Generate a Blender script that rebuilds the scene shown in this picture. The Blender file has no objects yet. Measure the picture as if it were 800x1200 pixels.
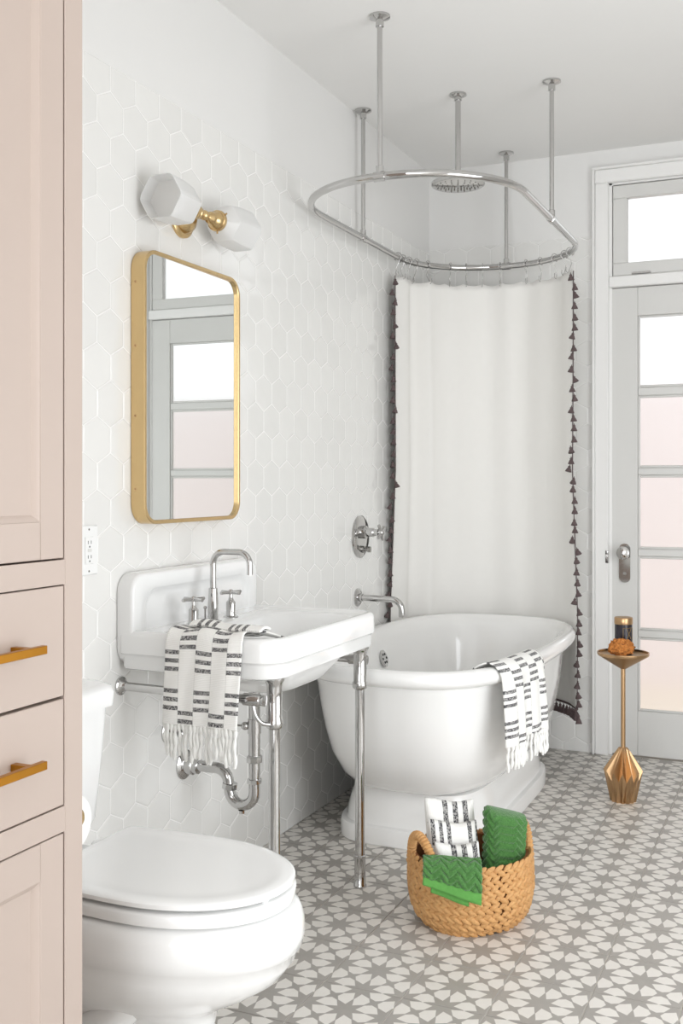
import bpy, bmesh, math, random
from mathutils import Vector, Matrix
random.seed(7)
PI = math.pi
scene = bpy.context.scene
COL = scene.collection

# ------------------------------------------------------------------ camera
TH = math.radians(23.92)
cam_d = bpy.data.cameras.new('camera')
cam = bpy.data.objects.new('camera', cam_d)
COL.objects.link(cam)
cam.location = (1.65, 0.0, 1.2)
cam.rotation_euler = (PI/2, 0, TH)
cam_d.sensor_fit = 'HORIZONTAL'
cam_d.sensor_width = 36.0
cam_d.lens = 36.0*1240/800
cam_d.shift_y = -35/800
cam_d.clip_start = 0.05
scene.camera = cam

# ------------------------------------------------------------------ world and fill lights
world = bpy.data.worlds.new('sky')
scene.world = world
world.use_nodes = True
bgn = world.node_tree.nodes['Background']
bgn.inputs[0].default_value = (0.97, 0.985, 1.0, 1)
bgn.inputs[1].default_value = 0.86

def area_light(name, loc, rot, sx, sy, power, col=(1, 1, 1)):
    d = bpy.data.lights.new(name, 'AREA')
    d.shape = 'RECTANGLE'; d.size = sx; d.size_y = sy; d.energy = power; d.color = col
    o = bpy.data.objects.new(name, d); COL.objects.link(o)
    o.location = loc; o.rotation_euler = rot
    return o
# added fill lights: at the unbuilt front behind camera, and in the side window
area_light('fill_front', (1.85, -3.45, 1.45), (math.radians(90), 0, 0), 2.6, 2.3, 74, (0.935, 0.97, 1.0))
area_light('fill_side', (2.86, 2.0, 1.0), (math.radians(90), 0, math.radians(90)), 1.9, 1.8, 28, (0.935, 0.97, 1.0))

# ------------------------------------------------------------------ view
vs = scene.view_settings
scene.display_settings.display_device = 'sRGB'
vs.view_transform = 'Standard'
vs.look = 'None'
vs.gamma = 1.0
vs.use_curve_mapping = False
vs.exposure = 0.53

# ------------------------------------------------------------------ materials
MATS = {}
def lin(c):
    return tuple(((v/255)/12.92 if v/255 <= .04045 else ((v/255+.055)/1.055)**2.4) for v in c) + (1,)

class NT:
    """small helper for node trees"""
    def __init__(self, name):
        self.m = bpy.data.materials.new(name); self.m.use_nodes = True
        self.t = self.m.node_tree; self.n = self.t.nodes
        self.b = self.n['Principled BSDF']
        MATS[name] = self.m
    def node(self, typ, **kw):
        n = self.n.new(typ)
        for k, v in kw.items(): setattr(n, k, v)
        return n
    def link(self, a, b): self.t.links.new(a, b)
    def math(self, op, a, b=None, clamp=False):
        n = self.n.new('ShaderNodeMath'); n.operation = op; n.use_clamp = clamp
        for i, v in enumerate((a, b)):
            if v is None: continue
            if isinstance(v, (int, float)): n.inputs[i].default_value = v
            else: self.link(v, n.inputs[i])
        return n.outputs[0]
    def mix(self, fac, c1, c2):
        n = self.n.new('ShaderNodeMix'); n.data_type = 'RGBA'
        if isinstance(fac, (int, float)): n.inputs[0].default_value = fac
        else: self.link(fac, n.inputs[0])
        for i, v in ((6, c1), (7, c2)):
            if isinstance(v, tuple): n.inputs[i].default_value = v
            else: self.link(v, n.inputs[i])
        return n.outputs[2]
    def noise(self, scale, detail=2, coord='Object', rough=.5):
        tc = self.n.new('ShaderNodeTexCoord'); n = self.n.new('ShaderNodeTexNoise')
        n.inputs['Scale'].default_value = scale; n.inputs['Detail'].default_value = detail
        n.inputs['Roughness'].default_value = rough
        self.link(tc.outputs[coord], n.inputs['Vector'])
        return n.outputs['Fac']
    def bump(self, h, strength=.2, dist=.01):
        b = self.n.new('ShaderNodeBump'); b.inputs['Strength'].default_value = strength
        b.inputs['Distance'].default_value = dist
        self.link(h, b.inputs['Height']); self.link(b.outputs[0], self.b.inputs['Normal'])
    def set(self, col=None, rough=None, metal=None, **kw):
        if col is not None: self.b.inputs['Base Color'].default_value = col
        if rough is not None: self.b.inputs['Roughness'].default_value = rough
        if metal is not None: self.b.inputs['Metallic'].default_value = metal
        for k, v in kw.items(): self.b.inputs[k].default_value = v
        return self

def simple(name, rgb, rough=.5, metal=0., nscale=0, var=.04, bump=0., bscale=None, bdist=.002, coord='Object', **kw):
    t = NT(name); c = lin(rgb)
    t.set(c, rough, metal, **kw)
    if nscale:
        f = t.noise(nscale, 3, coord)
        d = tuple(v*(1-var) for v in c[:3])+(1,); l = tuple(min(1, v*(1+var)) for v in c[:3])+(1,)
        t.link(t.mix(f, d, l), t.b.inputs['Base Color'])
    if bump:
        t.bump(t.noise(bscale or nscale, 3, coord), bump, bdist)
    return t.m

simple('wall_paint', (236, 235, 233), .6, nscale=6, var=.01, bump=.05, bscale=90)
simple('ceiling_paint', (243, 242, 240), .8, nscale=4, var=.012, bump=.05, bscale=60)
simple('wall_grout', (246, 245, 243), .75, nscale=60, var=.02)
simple('floor_grout', (214, 209, 201), .85, nscale=60, var=.06)
simple('trim_paint', (244, 243, 241), .35, nscale=5, var=.01)
simple('door_paint', (221, 220, 217), .38, nscale=5, var=.012)
simple('porcelain', (247, 247, 246), .07, nscale=3, var=.006, **{'Coat Weight': .5, 'Coat Roughness': .03})
simple('tub_enamel', (249, 248, 246), .1, nscale=3, var=.006, **{'Coat Weight': .4, 'Coat Roughness': .04})
simple('plastic_white', (246, 246, 245), .16, nscale=3, var=.006)
simple('pink_paint', (188, 172, 162), .42, nscale=8, var=.015, bump=.03, bscale=120)
simple('dark_gap', (70, 45, 40), .9)
simple('black_slot', (25, 25, 27), .6)
simple('chrome', (198, 197, 196), .06, 1., nscale=7, var=.03)
simple('nickel_dark', (160, 158, 155), .18, 1., nscale=9, var=.05)
simple('brass_satin', (212, 184, 136), .27, 1., nscale=14, var=.06, bump=.03, bscale=200)
simple('brass_pull', (176, 122, 44), .34, 1., nscale=20, var=.06)
simple('bronze_gold', (190, 156, 118), .3, 1., nscale=18, var=.07, bump=.04, bscale=160)
simple('curtain_cloth', (244, 242, 238), .85, nscale=30, var=.012, bump=.12, bscale=420, bdist=.001)
simple('tassel_yarn', (98, 84, 84), .95, nscale=140, var=.3, bump=.6, bscale=300)
simple('paper', (248, 247, 244), .9, nscale=80, var=.02, bump=.2, bscale=200)
simple('fringe_yarn', (252, 250, 246), .95, nscale=160, var=.05, bump=.5, bscale=500)
simple('jar_dark', (38, 33, 42), .22, nscale=20, var=.1)
simple('gold_print', (190, 160, 105), .35, .8, nscale=40, var=.06)
simple('outdoor_pink', (252, 243, 243), .9, nscale=5, var=.04)
simple('outdoor_paving', (246, 236, 222), .9, nscale=5, var=.04)
simple('mirror_glass', (240, 243, 242), .012, 1., nscale=1.5, var=.004)

def mat_tile_wall():
    t = NT('tile_glaze'); t.set(lin((240, 239, 236)), .09)
    t.b.inputs['Coat Weight'].default_value = .4
    inf = t.node('ShaderNodeObjectInfo')
    v = t.mix(inf.outputs['Random'], lin((235, 234, 231)), lin((239, 238, 235)))
    t.link(v, t.b.inputs['Base Color'])
    t.bump(t.noise(16, 2, 'Object'), .10, .01)
mat_tile_wall()

def mat_floor_tile():
    """cement tile: eight pointed grey stars between off white petals (print)"""
    t = NT('cement_star_tile')
    tc = t.node('ShaderNodeTexCoord'); sp = t.node('ShaderNodeSeparateXYZ')
    t.link(tc.outputs['Object'], sp.inputs[0])
    def fold(o, pitch):
        f = t.math('ABSOLUTE', o); f = t.math('DIVIDE', f, pitch)
        f = t.math('ADD', f, .5); f = t.math('FRACT', f); f = t.math('SUBTRACT', f, .5)
        return t.math('ABSOLUTE', f)
    u = fold(sp.outputs[0], .100); v = fold(sp.outputs[1], .1045)
    a = t.math('MAXIMUM', u, v); b = t.math('MINIMUM', u, v)
    # b > .085-.24(a-.25) ; b < .085+2.18(a-.25) ; b < .32+.5(a-.36)
    e1 = t.math('SUBTRACT', b, t.math('SUBTRACT', .148, t.math('MULTIPLY', a, .28)))
    e2 = t.math('SUBTRACT', t.math('SUBTRACT', t.math('MULTIPLY', a, 2.0), .365), b)
    e3 = t.math('SUBTRACT', t.math('ADD', t.math('MULTIPLY', a, .5), .150), b)
    m = t.math('MINIMUM', t.math('MINIMUM', e1, t.math('MULTIPLY', e2, .42)), e3)
    mask = t.math('MULTIPLY', t.math('ADD', m, .006), 80, clamp=True)
    ns = t.noise(26, 4, 'Object', .6)
    inf = t.node('ShaderNodeObjectInfo')
    g = t.mix(ns, lin((152, 147, 141)), lin((175, 170, 164)))
    g = t.mix(t.math('MULTIPLY', inf.outputs['Random'], .45), g, lin((175, 170, 164)))
    w = t.mix(ns, lin((224, 219, 212)), lin((236, 232, 226)))
    t.link(t.mix(mask, g, w), t.b.inputs['Base Color'])
    t.set(rough=.42)
    r = t.math('ADD', t.math('MULTIPLY', ns, .22), .30); t.link(r, t.b.inputs['Roughness'])
    t.bump(ns, .06, .003)
mat_floor_tile()

def mat_frosted():
    t = NT('frosted_pane')
    t.set((1, .995, .99, 1), .38, 0.); t.b.inputs['Transmission Weight'].default_value = 1.0
    t.b.inputs['IOR'].default_value = 1.12
    t.bump(t.noise(60, 2), .05, .002)
mat_frosted()

def mat_shade():
    t = NT('milk_glass'); t.set(lin((251, 251, 250)), .16)
    t.link(t.mix(t.noise(5), lin((249, 249, 248)), lin((253, 253, 252))), t.b.inputs['Base Color'])
    tr_ = t.node('ShaderNodeBsdfTranslucent'); tr_.inputs[0].default_value = (.95, .95, .95, 1)
    mx = t.node('ShaderNodeMixShader'); mx.inputs[0].default_value = .45
    t.link(t.b.outputs[0], mx.inputs[1]); t.link(tr_.outputs[0], mx.inputs[2])
    t.link(mx.outputs[0], t.n['Material Output'].inputs[0])
mat_shade()

def mat_striped():
    """white cotton with blocks of short dark woven dashes. UV in metres: u across, v along"""
    t = NT('striped_cotton')
    tc = t.node('ShaderNodeTexCoord'); sp = t.node('ShaderNodeSeparateXYZ')
    t.link(tc.outputs['UV'], sp.inputs[0])
    U, V = sp.outputs[0], sp.outputs[1]
    W = .047
    c = t.math('DIVIDE', U, W)
    odd = t.math('MODULO', t.math('FLOOR', t.math('ADD', c, 100)), 2)
    P = .205
    ph = t.math('FRACT', t.math('DIVIDE', t.math('ADD', V, 10*P), P))
    def triple(start):
        s = None
        for k in range(3):
            x = t.math('SUBTRACT', ph, start+k*.102+.026)
            d = t.math('LESS_THAN', t.math('ABSOLUTE', x), .026)
            s = d if s is None else t.math('ADD', s, d, clamp=True)
        return s
    ev = t.math('ADD', triple(.27), triple(.74), clamp=True)
    od = triple(.0)
    pat = t.math('ADD', t.math('MULTIPLY', odd, od), t.math('MULTIPLY', t.math('SUBTRACT', 1, odd), ev), clamp=True)
    vx = t.node('ShaderNodeTexVoronoi'); vx.inputs['Scale'].default_value = 330
    t.link(tc.outputs['UV'], vx.inputs['Vector'])
    sp2 = t.math('GREATER_THAN', vx.outputs['Distance'], .52)
    dark = t.mix(sp2, lin((74, 73, 76)), lin((176, 174, 172)))
    edge = t.math('LESS_THAN', t.math('ABSOLUTE', t.math('SUBTRACT', t.math('FRACT', c), .5)), .485)
    ns = t.noise(45, 3, 'UV')
    cl = t.mix(ns, lin((249, 247, 243)), lin((254, 253, 250)))
    dash = t.math('LESS_THAN', t.math('FRACT', t.math('MULTIPLY', V, 260)), .35)
    em = t.math('MULTIPLY', t.math('SUBTRACT', 1, edge), dash)
    cl = t.mix(t.math('MULTIPLY', em, .6), cl, lin((110, 108, 108)))
    t.link(t.mix(pat, cl, dark), t.b.inputs['Base Color'])
    t.set(rough=.95)
    wv = t.node('ShaderNodeTexWave'); wv.inputs['Scale'].default_value = 95; wv.bands_direction = 'Y'
    t.link(tc.outputs['UV'], wv.inputs['Vector'])
    t.bump(wv.outputs['Fac'], .35, .002)
mat_striped()

def mat_terry():
    t = NT('green_terry')
    ns = t.noise(220, 2, 'Object')
    t.link(t.mix(ns, lin((38, 88, 34)), lin((96, 150, 78))), t.b.inputs['Base Color'])
    t.set(rough=1.0); t.b.inputs['Sheen Weight'].default_value = .35
    t.bump(ns, .7, .004)
    t2 = NT('green_hem')
    t2.link(t2.mix(t2.noise(120, 2), lin((82, 146, 66)), lin((104, 166, 84))), t2.b.inputs['Base Color'])
    t2.set(rough=.95)
mat_terry()

def mat_straw():
    t = NT('water_hyacinth')
    ns = t.noise(38, 4, 'Object', .65); n2 = t.noise(260, 2, 'Object')
    c = t.mix(ns, lin((186, 128, 70)), lin((232, 188, 128)))
    c = t.mix(t.math('MULTIPLY', n2, .35), c, lin((148, 92, 44)))
    t.link(c, t.b.inputs['Base Color']); t.set(rough=.62)
    t.bump(n2, .5, .003)
    t2 = NT('basket_core'); t2.set(lin((128, 80, 38)), .9)
    t2.link(t2.mix(t2.noise(60), lin((110, 66, 30)), lin((146, 94, 48))), t2.b.inputs['Base Color'])
mat_straw()

def mat_sponge():
    t = NT('sea_sponge')
    vx = t.node('ShaderNodeTexVoronoi'); vx.inputs['Scale'].default_value = 110
    tc = t.node('ShaderNodeTexCoord'); t.link(tc.outputs['Object'], vx.inputs['Vector'])
    ns = t.noise(90, 4)
    c = t.mix(ns, lin((176, 100, 38)), lin((226, 152, 82)))
    hole = t.math('LESS_THAN', vx.outputs['Distance'], .22)
    t.link(t.mix(t.math('MULTIPLY', hole, .6), c, lin((120, 62, 22))), t.b.inputs['Base Color'])
    t.set(rough=1.0); t.bump(vx.outputs['Distance'], 1., .006)
mat_sponge()

# ------------------------------------------------------------------ mesh helpers
ORG = {}                                   # world origin of every object, for parenting
class MB:
    def __init__(self): self.v = []; self.f = []; self.uv = {}
    def add(self, vs_, fs, uvs=None):
        o = len(self.v); self.v += [tuple(p) for p in vs_]
        self.f += [tuple(i+o for i in f) for f in fs]
        if uvs:
            for i, q in enumerate(uvs): self.uv[o+i] = q
        return self
    def loft(self, rings, cap0=True, cap1=True, closed=True):
        n = len(rings[0]); v = [p for r in rings for p in r]; f = []
        for i in range(len(rings)-1):
            for j in range(n if closed else n-1):
                k = (j+1) % n
                f.append((i*n+j, i*n+k, (i+1)*n+k, (i+1)*n+j))
        if cap0: f.append(tuple(reversed(range(n))))
        if cap1: f.append(tuple(range((len(rings)-1)*n, len(rings)*n)))
        return self.add(v, f)
    def box(self, x0, x1, y0, y1, z0, z1, b=0.):
        if b <= 0:
            v = [(x, y, z) for z in (z0, z1) for y in (y0, y1) for x in (x0, x1)]
            return self.add(v, [(0, 2, 3, 1), (4, 5, 7, 6), (0, 1, 5, 4), (2, 6, 7, 3), (0, 4, 6, 2), (1, 3, 7, 5)])
        def ring(z, i):
            c = []
            for sx, sy in ((1, 1), (0, 1), (0, 0), (1, 0)):
                X = x1 if sx else x0; Y = y1 if sy else y0
                dx = -1 if sx else 1; dy = -1 if sy else 1
                p1 = (X+dx*i, Y+dy*b, z); p2 = (X+dx*b, Y+dy*i, z)
                c += [p1, p2] if (sx, sy) in ((1, 1), (0, 0)) else [p2, p1]
            return c
        return self.loft([ring(z0, b), ring(z0+b, 0), ring(z1-b, 0), ring(z1, b)])
    def tube(self, path, r, seg=14, closed=False, caps=True):
        P = [Vector(p) for p in path]; n = len(P)
        rs = r if isinstance(r, (list, tuple)) else [r]*n
        T = []
        for i in range(n):
            a = P[(i-1) % n] if (closed or i > 0) else P[i]
            b = P[(i+1) % n] if (closed or i < n-1) else P[i]
            d = (b-a); T.append(d.normalized() if d.length > 1e-9 else Vector((0, 0, 1)))
        up = Vector((0, 0, 1)) if abs(T[0].z) < .9 else Vector((1, 0, 0))
        N = (up - T[0]*up.dot(T[0])).normalized(); rings = []
        for i in range(n):
            N = (N - T[i]*N.dot(T[i])).normalized(); B = T[i].cross(N)
            rings.append([P[i]+(N*math.cos(2*PI*k/seg)+B*math.sin(2*PI*k/seg))*rs[i] for k in range(seg)])
        if closed:
            rings.append(rings[0]); return self.loft(rings, False, False)
        return self.loft(rings, caps, caps)
    def lathe(self, prof, org=(0, 0, 0), axis=(0, 0, 1), seg=32):
        A = Vector(axis).normalized(); u = Vector((1, 0, 0)) if abs(A.x) < .9 else Vector((0, 1, 0))
        U = (u-A*u.dot(A)).normalized(); Vv = A.cross(U); O = Vector(org)
        rings = [[O+A*z+(U*math.cos(2*PI*k/seg)+Vv*math.sin(2*PI*k/seg))*max(r, 1e-5) for k in range(seg)] for r, z in prof]
        return self.loft(rings, True, True)
    def ball(self, c, r, seg=16, rings=10, sc=(1, 1, 1)):
        prof = [[(c[0]+sc[0]*r*math.sin(PI*i/rings)*math.cos(2*PI*k/seg) , c[1]+sc[1]*r*math.sin(PI*i/rings)*math.sin(2*PI*k/seg),
                  c[2]-sc[2]*r*math.cos(PI*i/rings)) for k in range(seg)] for i in range(1, rings)]
        return self.loft(prof)
    def grid(self, fn, nu, nv, uvfn=None):
        v = []; q = []
        for i in range(nu+1):
            for j in range(nv+1):
                v.append(fn(i/nu, j/nv)); q.append(uvfn(i/nu, j/nv) if uvfn else (i/nu, j/nv))
        f = [(i*(nv+1)+j, (i+1)*(nv+1)+j, (i+1)*(nv+1)+j+1, i*(nv+1)+j+1) for i in range(nu) for j in range(nv)]
        return self.add(v, f, q)
    def prism(self, poly, lo, hi, ax='z'):
        """poly: 2D outline in the two other axes"""
        def P(a, b, c): return {'x': (c, a, b), 'y': (a, c, b), 'z': (a, b, c)}[ax]
        return self.loft([[P(a, b, lo) for a, b in poly], [P(a, b, hi) for a, b in poly]])
    def mesh(self, name, off=(0, 0, 0)):
        me = bpy.data.meshes.new(name)
        me.from_pydata([(x-off[0], y-off[1], z-off[2]) for x, y, z in self.v], [], self.f)
        bm = bmesh.new(); bm.from_mesh(me)
        bmesh.ops.recalc_face_normals(bm, faces=bm.faces)
        if self.uv:
            L = bm.loops.layers.uv.new('UVMap'); bm.verts.ensure_lookup_table()
            for f in bm.faces:
                for l in f.loops: l[L].uv = self.uv.get(l.vert.index, (0, 0))
        bm.to_mesh(me); bm.free()
        return me
    def build(self, name, mat, parent=None, smooth=40, **tags):
        off = ORG[parent.name] if parent else (0, 0, 0)
        if parent is None and tags.get('origin'): off = tags.pop('origin')
        me = self.mesh(name, off)
        if smooth:
            me.shade_smooth(); me.set_sharp_from_angle(angle=math.radians(smooth))
        me.materials.append(MATS[mat])
        o = bpy.data.objects.new(name, me); COL.objects.link(o)
        if parent: o.parent = parent
        else: o.location = off
        ORG[o.name] = tuple(off)
        for k, v in tags.items(): o[k] = v
        return o

def thing(name, loc, label=None, category=None, group=None, kind=None):
    o = bpy.data.objects.new(name, None); COL.objects.link(o)
    o.location = loc; o.empty_display_size = .05; ORG[o.name] = tuple(loc)
    if label: o['label'] = label
    if category: o['category'] = category
    if group: o['group'] = group
    if kind: o['kind'] = kind
    return o
def child_copy(src_mesh, name, parent, loc, rot=(0, 0, 0), scale=(1, 1, 1)):
    o = bpy.data.objects.new(name, src_mesh); COL.objects.link(o); o.parent = parent
    p = ORG[parent.name]; o.location = (loc[0]-p[0], loc[1]-p[1], loc[2]-p[2])
    o.rotation_euler = rot; o.scale = scale; ORG[o.name] = tuple(loc)
    return o
def copy_tree(o, loc=None):
    c = o.copy(); COL.objects.link(c)
    if loc: c.location = loc
    ORG[c.name] = tuple(c.location)
    for ch in o.children:
        d = ch.copy(); COL.objects.link(d); d.parent = c
    return c
def rr(cx, cy, hx, hy, r, n=6):
    out = []
    for sx, sy, a0 in ((1, 1, 0), (-1, 1, 90), (-1, -1, 180), (1, -1, 270)):
        for k in range(n+1):
            a = math.radians(a0+90*k/n)
            out.append((cx+sx*(hx-r)+r*math.cos(a), cy+sy*(hy-r)+r*math.sin(a)))
    return out
def rrc(cx, cy, hx, hy, rf, rb, n=8):
    """rounded rectangle with its own radius at the +x (rf) and -x (rb) corners"""
    out = []
    for sx, sy, a0 in ((1, 1, 0), (-1, 1, 90), (-1, -1, 180), (1, -1, 270)):
        r = rf if sx > 0 else rb
        for k in range(n+1):
            a = math.radians(a0+90*k/n)
            out.append((cx+sx*(hx-r)+r*math.cos(a), cy+sy*(hy-r)+r*math.sin(a)))
    return out
def se(cx, cy, a, b, p=2.5, n=64):
    out = []
    for k in range(n):
        t = 2*PI*k/n; c, s = math.cos(t), math.sin(t)
        out.append((cx+a*math.copysign(abs(c)**(2/p), c), cy+b*math.copysign(abs(s)**(2/p), s)))
    return out
def arc(c, r, a0, a1, n, f):
    return [f(c[0]+r*math.cos(math.radians(a0+(a1-a0)*k/n)), c[1]+r*math.sin(math.radians(a0+(a1-a0)*k/n))) for k in range(n+1)]
def smooth_path(pts, n=8):
    """Catmull-Rom through points"""
    P = [Vector(p) for p in pts]; P = [P[0]*2-P[1]]+P+[P[-1]*2-P[-2]]; out = []
    for i in range(1, len(P)-2):
        for k in range(n):
            t = k/n; a, b, c, d = P[i-1], P[i], P[i+1], P[i+2]
            out.append(.5*((2*b)+(c-a)*t+(2*a-5*b+4*c-d)*t*t+(3*b-a-3*c+d)*t**3))
    out.append(P[-2]); return out
def clip(poly, axis, lim, keep_less):
    out = []
    for i in range(len(poly)):
        a, b = poly[i], poly[(i+1) % len(poly)]
        ia = (a[axis] <= lim) == keep_less; ib = (b[axis] <= lim) == keep_less
        if ia: out.append(a)
        if ia != ib:
            t = (lim-a[axis])/(b[axis]-a[axis]); out.append((a[0]+(b[0]-a[0])*t, a[1]+(b[1]-a[1])*t))
    return out
# ================================================================== SETTING
def proj(x, y, z):
    x -= 1.65; z -= 1.2
    r = x*math.cos(TH)+y*math.sin(TH); f = -x*math.sin(TH)+y*math.cos(TH)
    return (400+r/f*1240, 565-z/f*1240, f) if f > .1 else (-999, -999, f)

XR, YB, ZC, Y0 = 2.75, 4.74, 2.665, -3.4
# ---- floor
m = MB(); m.box(-.15, XR+.15, Y0, YB+.3, -.12, -.0025)
floor = m.build('floor', 'floor_grout', None, 0, kind='structure')
PX, PY, GX, GY = .200, .209, -.02, 2.309-12*.209
tile_cache = {}
def floor_tile_mesh(x0, x1, y0, y1):
    key = tuple(round(v, 4) for v in (x0, x1, y0, y1))
    if key not in tile_cache:
        b = MB(); b.box(x0, x1, y0, y1, -.012, 0, .0011)
        me = b.mesh('floor_tile'); me.materials.append(MATS['cement_star_tile']); tile_cache[key] = me
    return tile_cache[key]
rest = MB(); far = (GX+PX*5.5, GY+PY*2.5, 0)
for i in range(15):
    for j in range(-17, 25):
        cx, cy = GX+PX*(i+.5), GY+PY*(j+.5)
        x0, x1 = max(cx-PX/2+.0014, .0), min(cx+PX/2-.0014, XR)
        y0, y1 = max(cy-PY/2+.0014, Y0), min(cy+PY/2-.0014, YB-.001)
        if x1-x0 < .02 or y1-y0 < .02: continue
        u, v, d = proj(cx, cy, 0)
        if -60 < u < 860 and 600 < v < 1270:
            child_copy(floor_tile_mesh(x0-cx, x1-cx, y0-cy, y1-cy), 'floor_tile', floor, (cx, cy, 0))
        else:
            rest.box(x0-far[0], x1-far[0], y0-far[1], y1-far[1], -.012, 0, .0011)
me = rest.mesh('floor_tile_field'); me.materials.append(MATS['cement_star_tile'])
o = child_copy(me, 'floor_tile_field', floor, far); o['kind'] = 'stuff'

# ---- walls and ceiling
m = MB(); m.box(-.15, -.0006, Y0, YB+.3, 0, ZC)
wall_left = m.build('wall_left', 'wall_paint', None, 0, kind='structure')
DX0, DX1, DZ = .837, 1.563, 2.52            # door opening
m = MB()
m.box(-.15, DX0, YB+.0006, YB+.15, 0, ZC); m.box(DX1, XR+.15, YB+.0006, YB+.15, 0, ZC); m.box(DX0, DX1, YB+.0006, YB+.15, DZ, ZC)
wall_back = m.build('wall_back', 'wall_paint', None, 0, kind='structure')
WY0, WY1, WZ0, WZ1 = 1.0, 3.0, .06, 2.0
m = MB()
m.box(XR, XR+.15, Y0, WY0, 0, ZC); m.box(XR, XR+.15, WY1, YB+.003, 0, ZC)
m.box(XR, XR+.15, WY0, WY1, 0, WZ0); m.box(XR, XR+.15, WY0, WY1, WZ1, ZC)
m.build('wall_right', 'wall_paint', None, 0, kind='structure')
m = MB(); m.box(-.15, XR+.15, Y0, YB+.3, ZC, ZC+.1)
m.build('ceiling', 'ceiling_paint', None, 0, kind='structure')

# ---- elongated hexagon wall tiles
HP, RP = .1115, .0932
HW, HS, HH = .05575, .0325, .0607
def hexa(k): return [(HW*k, HS*k), (0, HH*k), (-HW*k, HS*k), (-HW*k, -HS*k), (0, -HH*k), (HW*k, -HS*k)]
def shrink(poly, d):
    cx = sum(p[0] for p in poly)/len(poly); cy = sum(p[1] for p in poly)/len(poly); out = []
    for a, b in poly:
        l = math.hypot(a-cx, b-cy); out.append((cx+(a-cx)*(1-d/l), cy+(b-cy)*(1-d/l)))
    return out
def tile_rings(poly, mapf):
    return [[mapf(a, b, -.004) for a, b in poly], [mapf(a, b, -.0002) for a, b in poly], [mapf(a, b, .0007) for a, b in shrink(poly, .0022)],
            [mapf(a, b, .0010) for a, b in shrink(poly, .006)]]
FULL = hexa(.972)
def lmap(a, b, h): return (h, a, b)             # left wall: outline in (y, z)
def bmap(a, b, h): return (a, -h, b)            # back wall: outline in (x, z)
def tiles(wall, c0, row0, ztop, lo, hi, holes, mapf, place, budget, vis):
    full = MB(); full.loft(tile_rings(FULL, mapf)); fme = full.mesh('wall_tile'); fme.materials.append(MATS['tile_glaze'])
    cand = []
    for r in range(0, 26):
        zc = row0+RP*r
        for c in range(-30, 40):
            cc = c0+HP*c+(HP/2 if r % 2 else 0)
            if cc+HW < lo or cc-HW > hi: continue
            poly = [(a+cc, b+zc) for a, b in FULL]; cut = False
            for ax, lim, less in ((0, lo, False), (0, hi, True), (1, .001, False), (1, ztop, True)):
                n = clip(poly, ax, lim, less)
                if len(n) != len(poly) or any(abs(p[0]-q[0])+abs(p[1]-q[1]) > 1e-6 for p, q in zip(n, poly)): cut = True
                poly = n
                if len(poly) < 3: break
            if len(poly) < 3: continue
            area = abs(sum(poly[i][0]*poly[(i+1) % len(poly)][1]-poly[(i+1) % len(poly)][0]*poly[i][1] for i in range(len(poly)))/2)
            if area < .0004: continue
            if any(h[0] < cc < h[1] for h in holes): continue
            x, y, z = place(cc, zc); u, v, d = proj(x, y, z)
            ok = vis(u, v)
            cand.append((not ok, d, cc, zc, poly, cut))
    cand.sort(key=lambda q: q[:2])
    st = MB(); nst = 0
    for k, (bad, d, cc, zc, poly, cut) in enumerate(cand):
        loc = place(cc, zc)
        if not bad and k < budget:
            if cut:
                b = MB(); b.loft(tile_rings([(p[0]-cc, p[1]-zc) for p in poly], mapf)); me = b.mesh('wall_tile'); me.materials.append(MATS['tile_glaze'])
            else: me = fme
            o = child_copy(me, 'wall_tile', wall, loc, (random.uniform(-.0, .0), random.uniform(-.004, .004), random.uniform(-.005, .005)))
        else:
            st.loft([[tuple(p[i]+loc[i] for i in range(3)) for p in ring] for ring in tile_rings([(q[0]-cc, q[1]-zc) for q in poly], mapf)]); nst += 1
    if nst:
        o = st.build('wall_tile_field', 'tile_glaze', wall, 0); o['kind'] = 'stuff'
m = MB(); m.box(-.004, -.0003, 1.34, 4.739, .0, 2.272); m.build('grout_bed', 'wall_grout', wall_left, 0)
for x0, x1 in ((.0, .775), (1.625, XR)):
    m = MB(); m.box(x0, x1, YB+.0003, YB+.004, .0, 2.292); m.build('grout_bed', 'wall_grout', wall_back, 0)
tiles(wall_left, 3.311-HP*20, .003, 2.272, 1.36, 4.738, [], lmap, lambda c, z: (0, c, z), 300,
      lambda u, v: 97 < u < 520 and -5 < v < 1010 and not (165 < u < 277 and 305 < v < 605) and not (u < 300 and v > 985))
tiles(wall_back, .02, .003, 2.292, .002, XR-.002, [(.745, 1.66)], bmap, lambda c, z: (c, YB, z), 300,
      lambda u, v: 470 < u < 720 and v > 0)

# ---- door casing (trim), transom and door
c = thing('trim_1', (.8, YB, 0), kind='structure')
for x0, x1 in ((.778, DX0), (DX1, 1.622)):
    m = MB(); m.box(x0, x1, YB-.022, YB+.003, .0, 2.515, .004); m.build('casing_side', 'trim_paint', c)
    m = MB(); s = -1 if x0 < 1 else 1
    xx = x0-.012 if s < 0 else x1
    m.box(xx, xx+.012, YB-.030, YB+.002, .0, 2.575, .003); m.build('casing_band', 'trim_paint', c)
m = MB(); m.box(.778, 1.622, YB-.022, YB+.003, 2.515, 2.575, .004); m.build('casing_head', 'trim_paint', c)
m = MB(); m.box(.766, 1.634, YB-.030, YB+.002, 2.575, 2.587, .003); m.build('casing_band', 'trim_paint', c)
for x0, x1 in ((DX0, DX0+.012), (DX1-.012, DX1)):
    m = MB(); m.box(x0, x1, YB+.004, YB+.14, 0, DZ); m.build('jamb', 'trim_paint', c)
m = MB(); m.box(DX0, DX1, YB-.012, YB+.12, 2.055, 2.104, .004); m.build('transom_bar', 'trim_paint', c)
m = MB(); m.box(DX0, DX1, YB+.004, YB+.14, DZ-.012, DZ); m.build('jamb_head', 'trim_paint', c)

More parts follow.
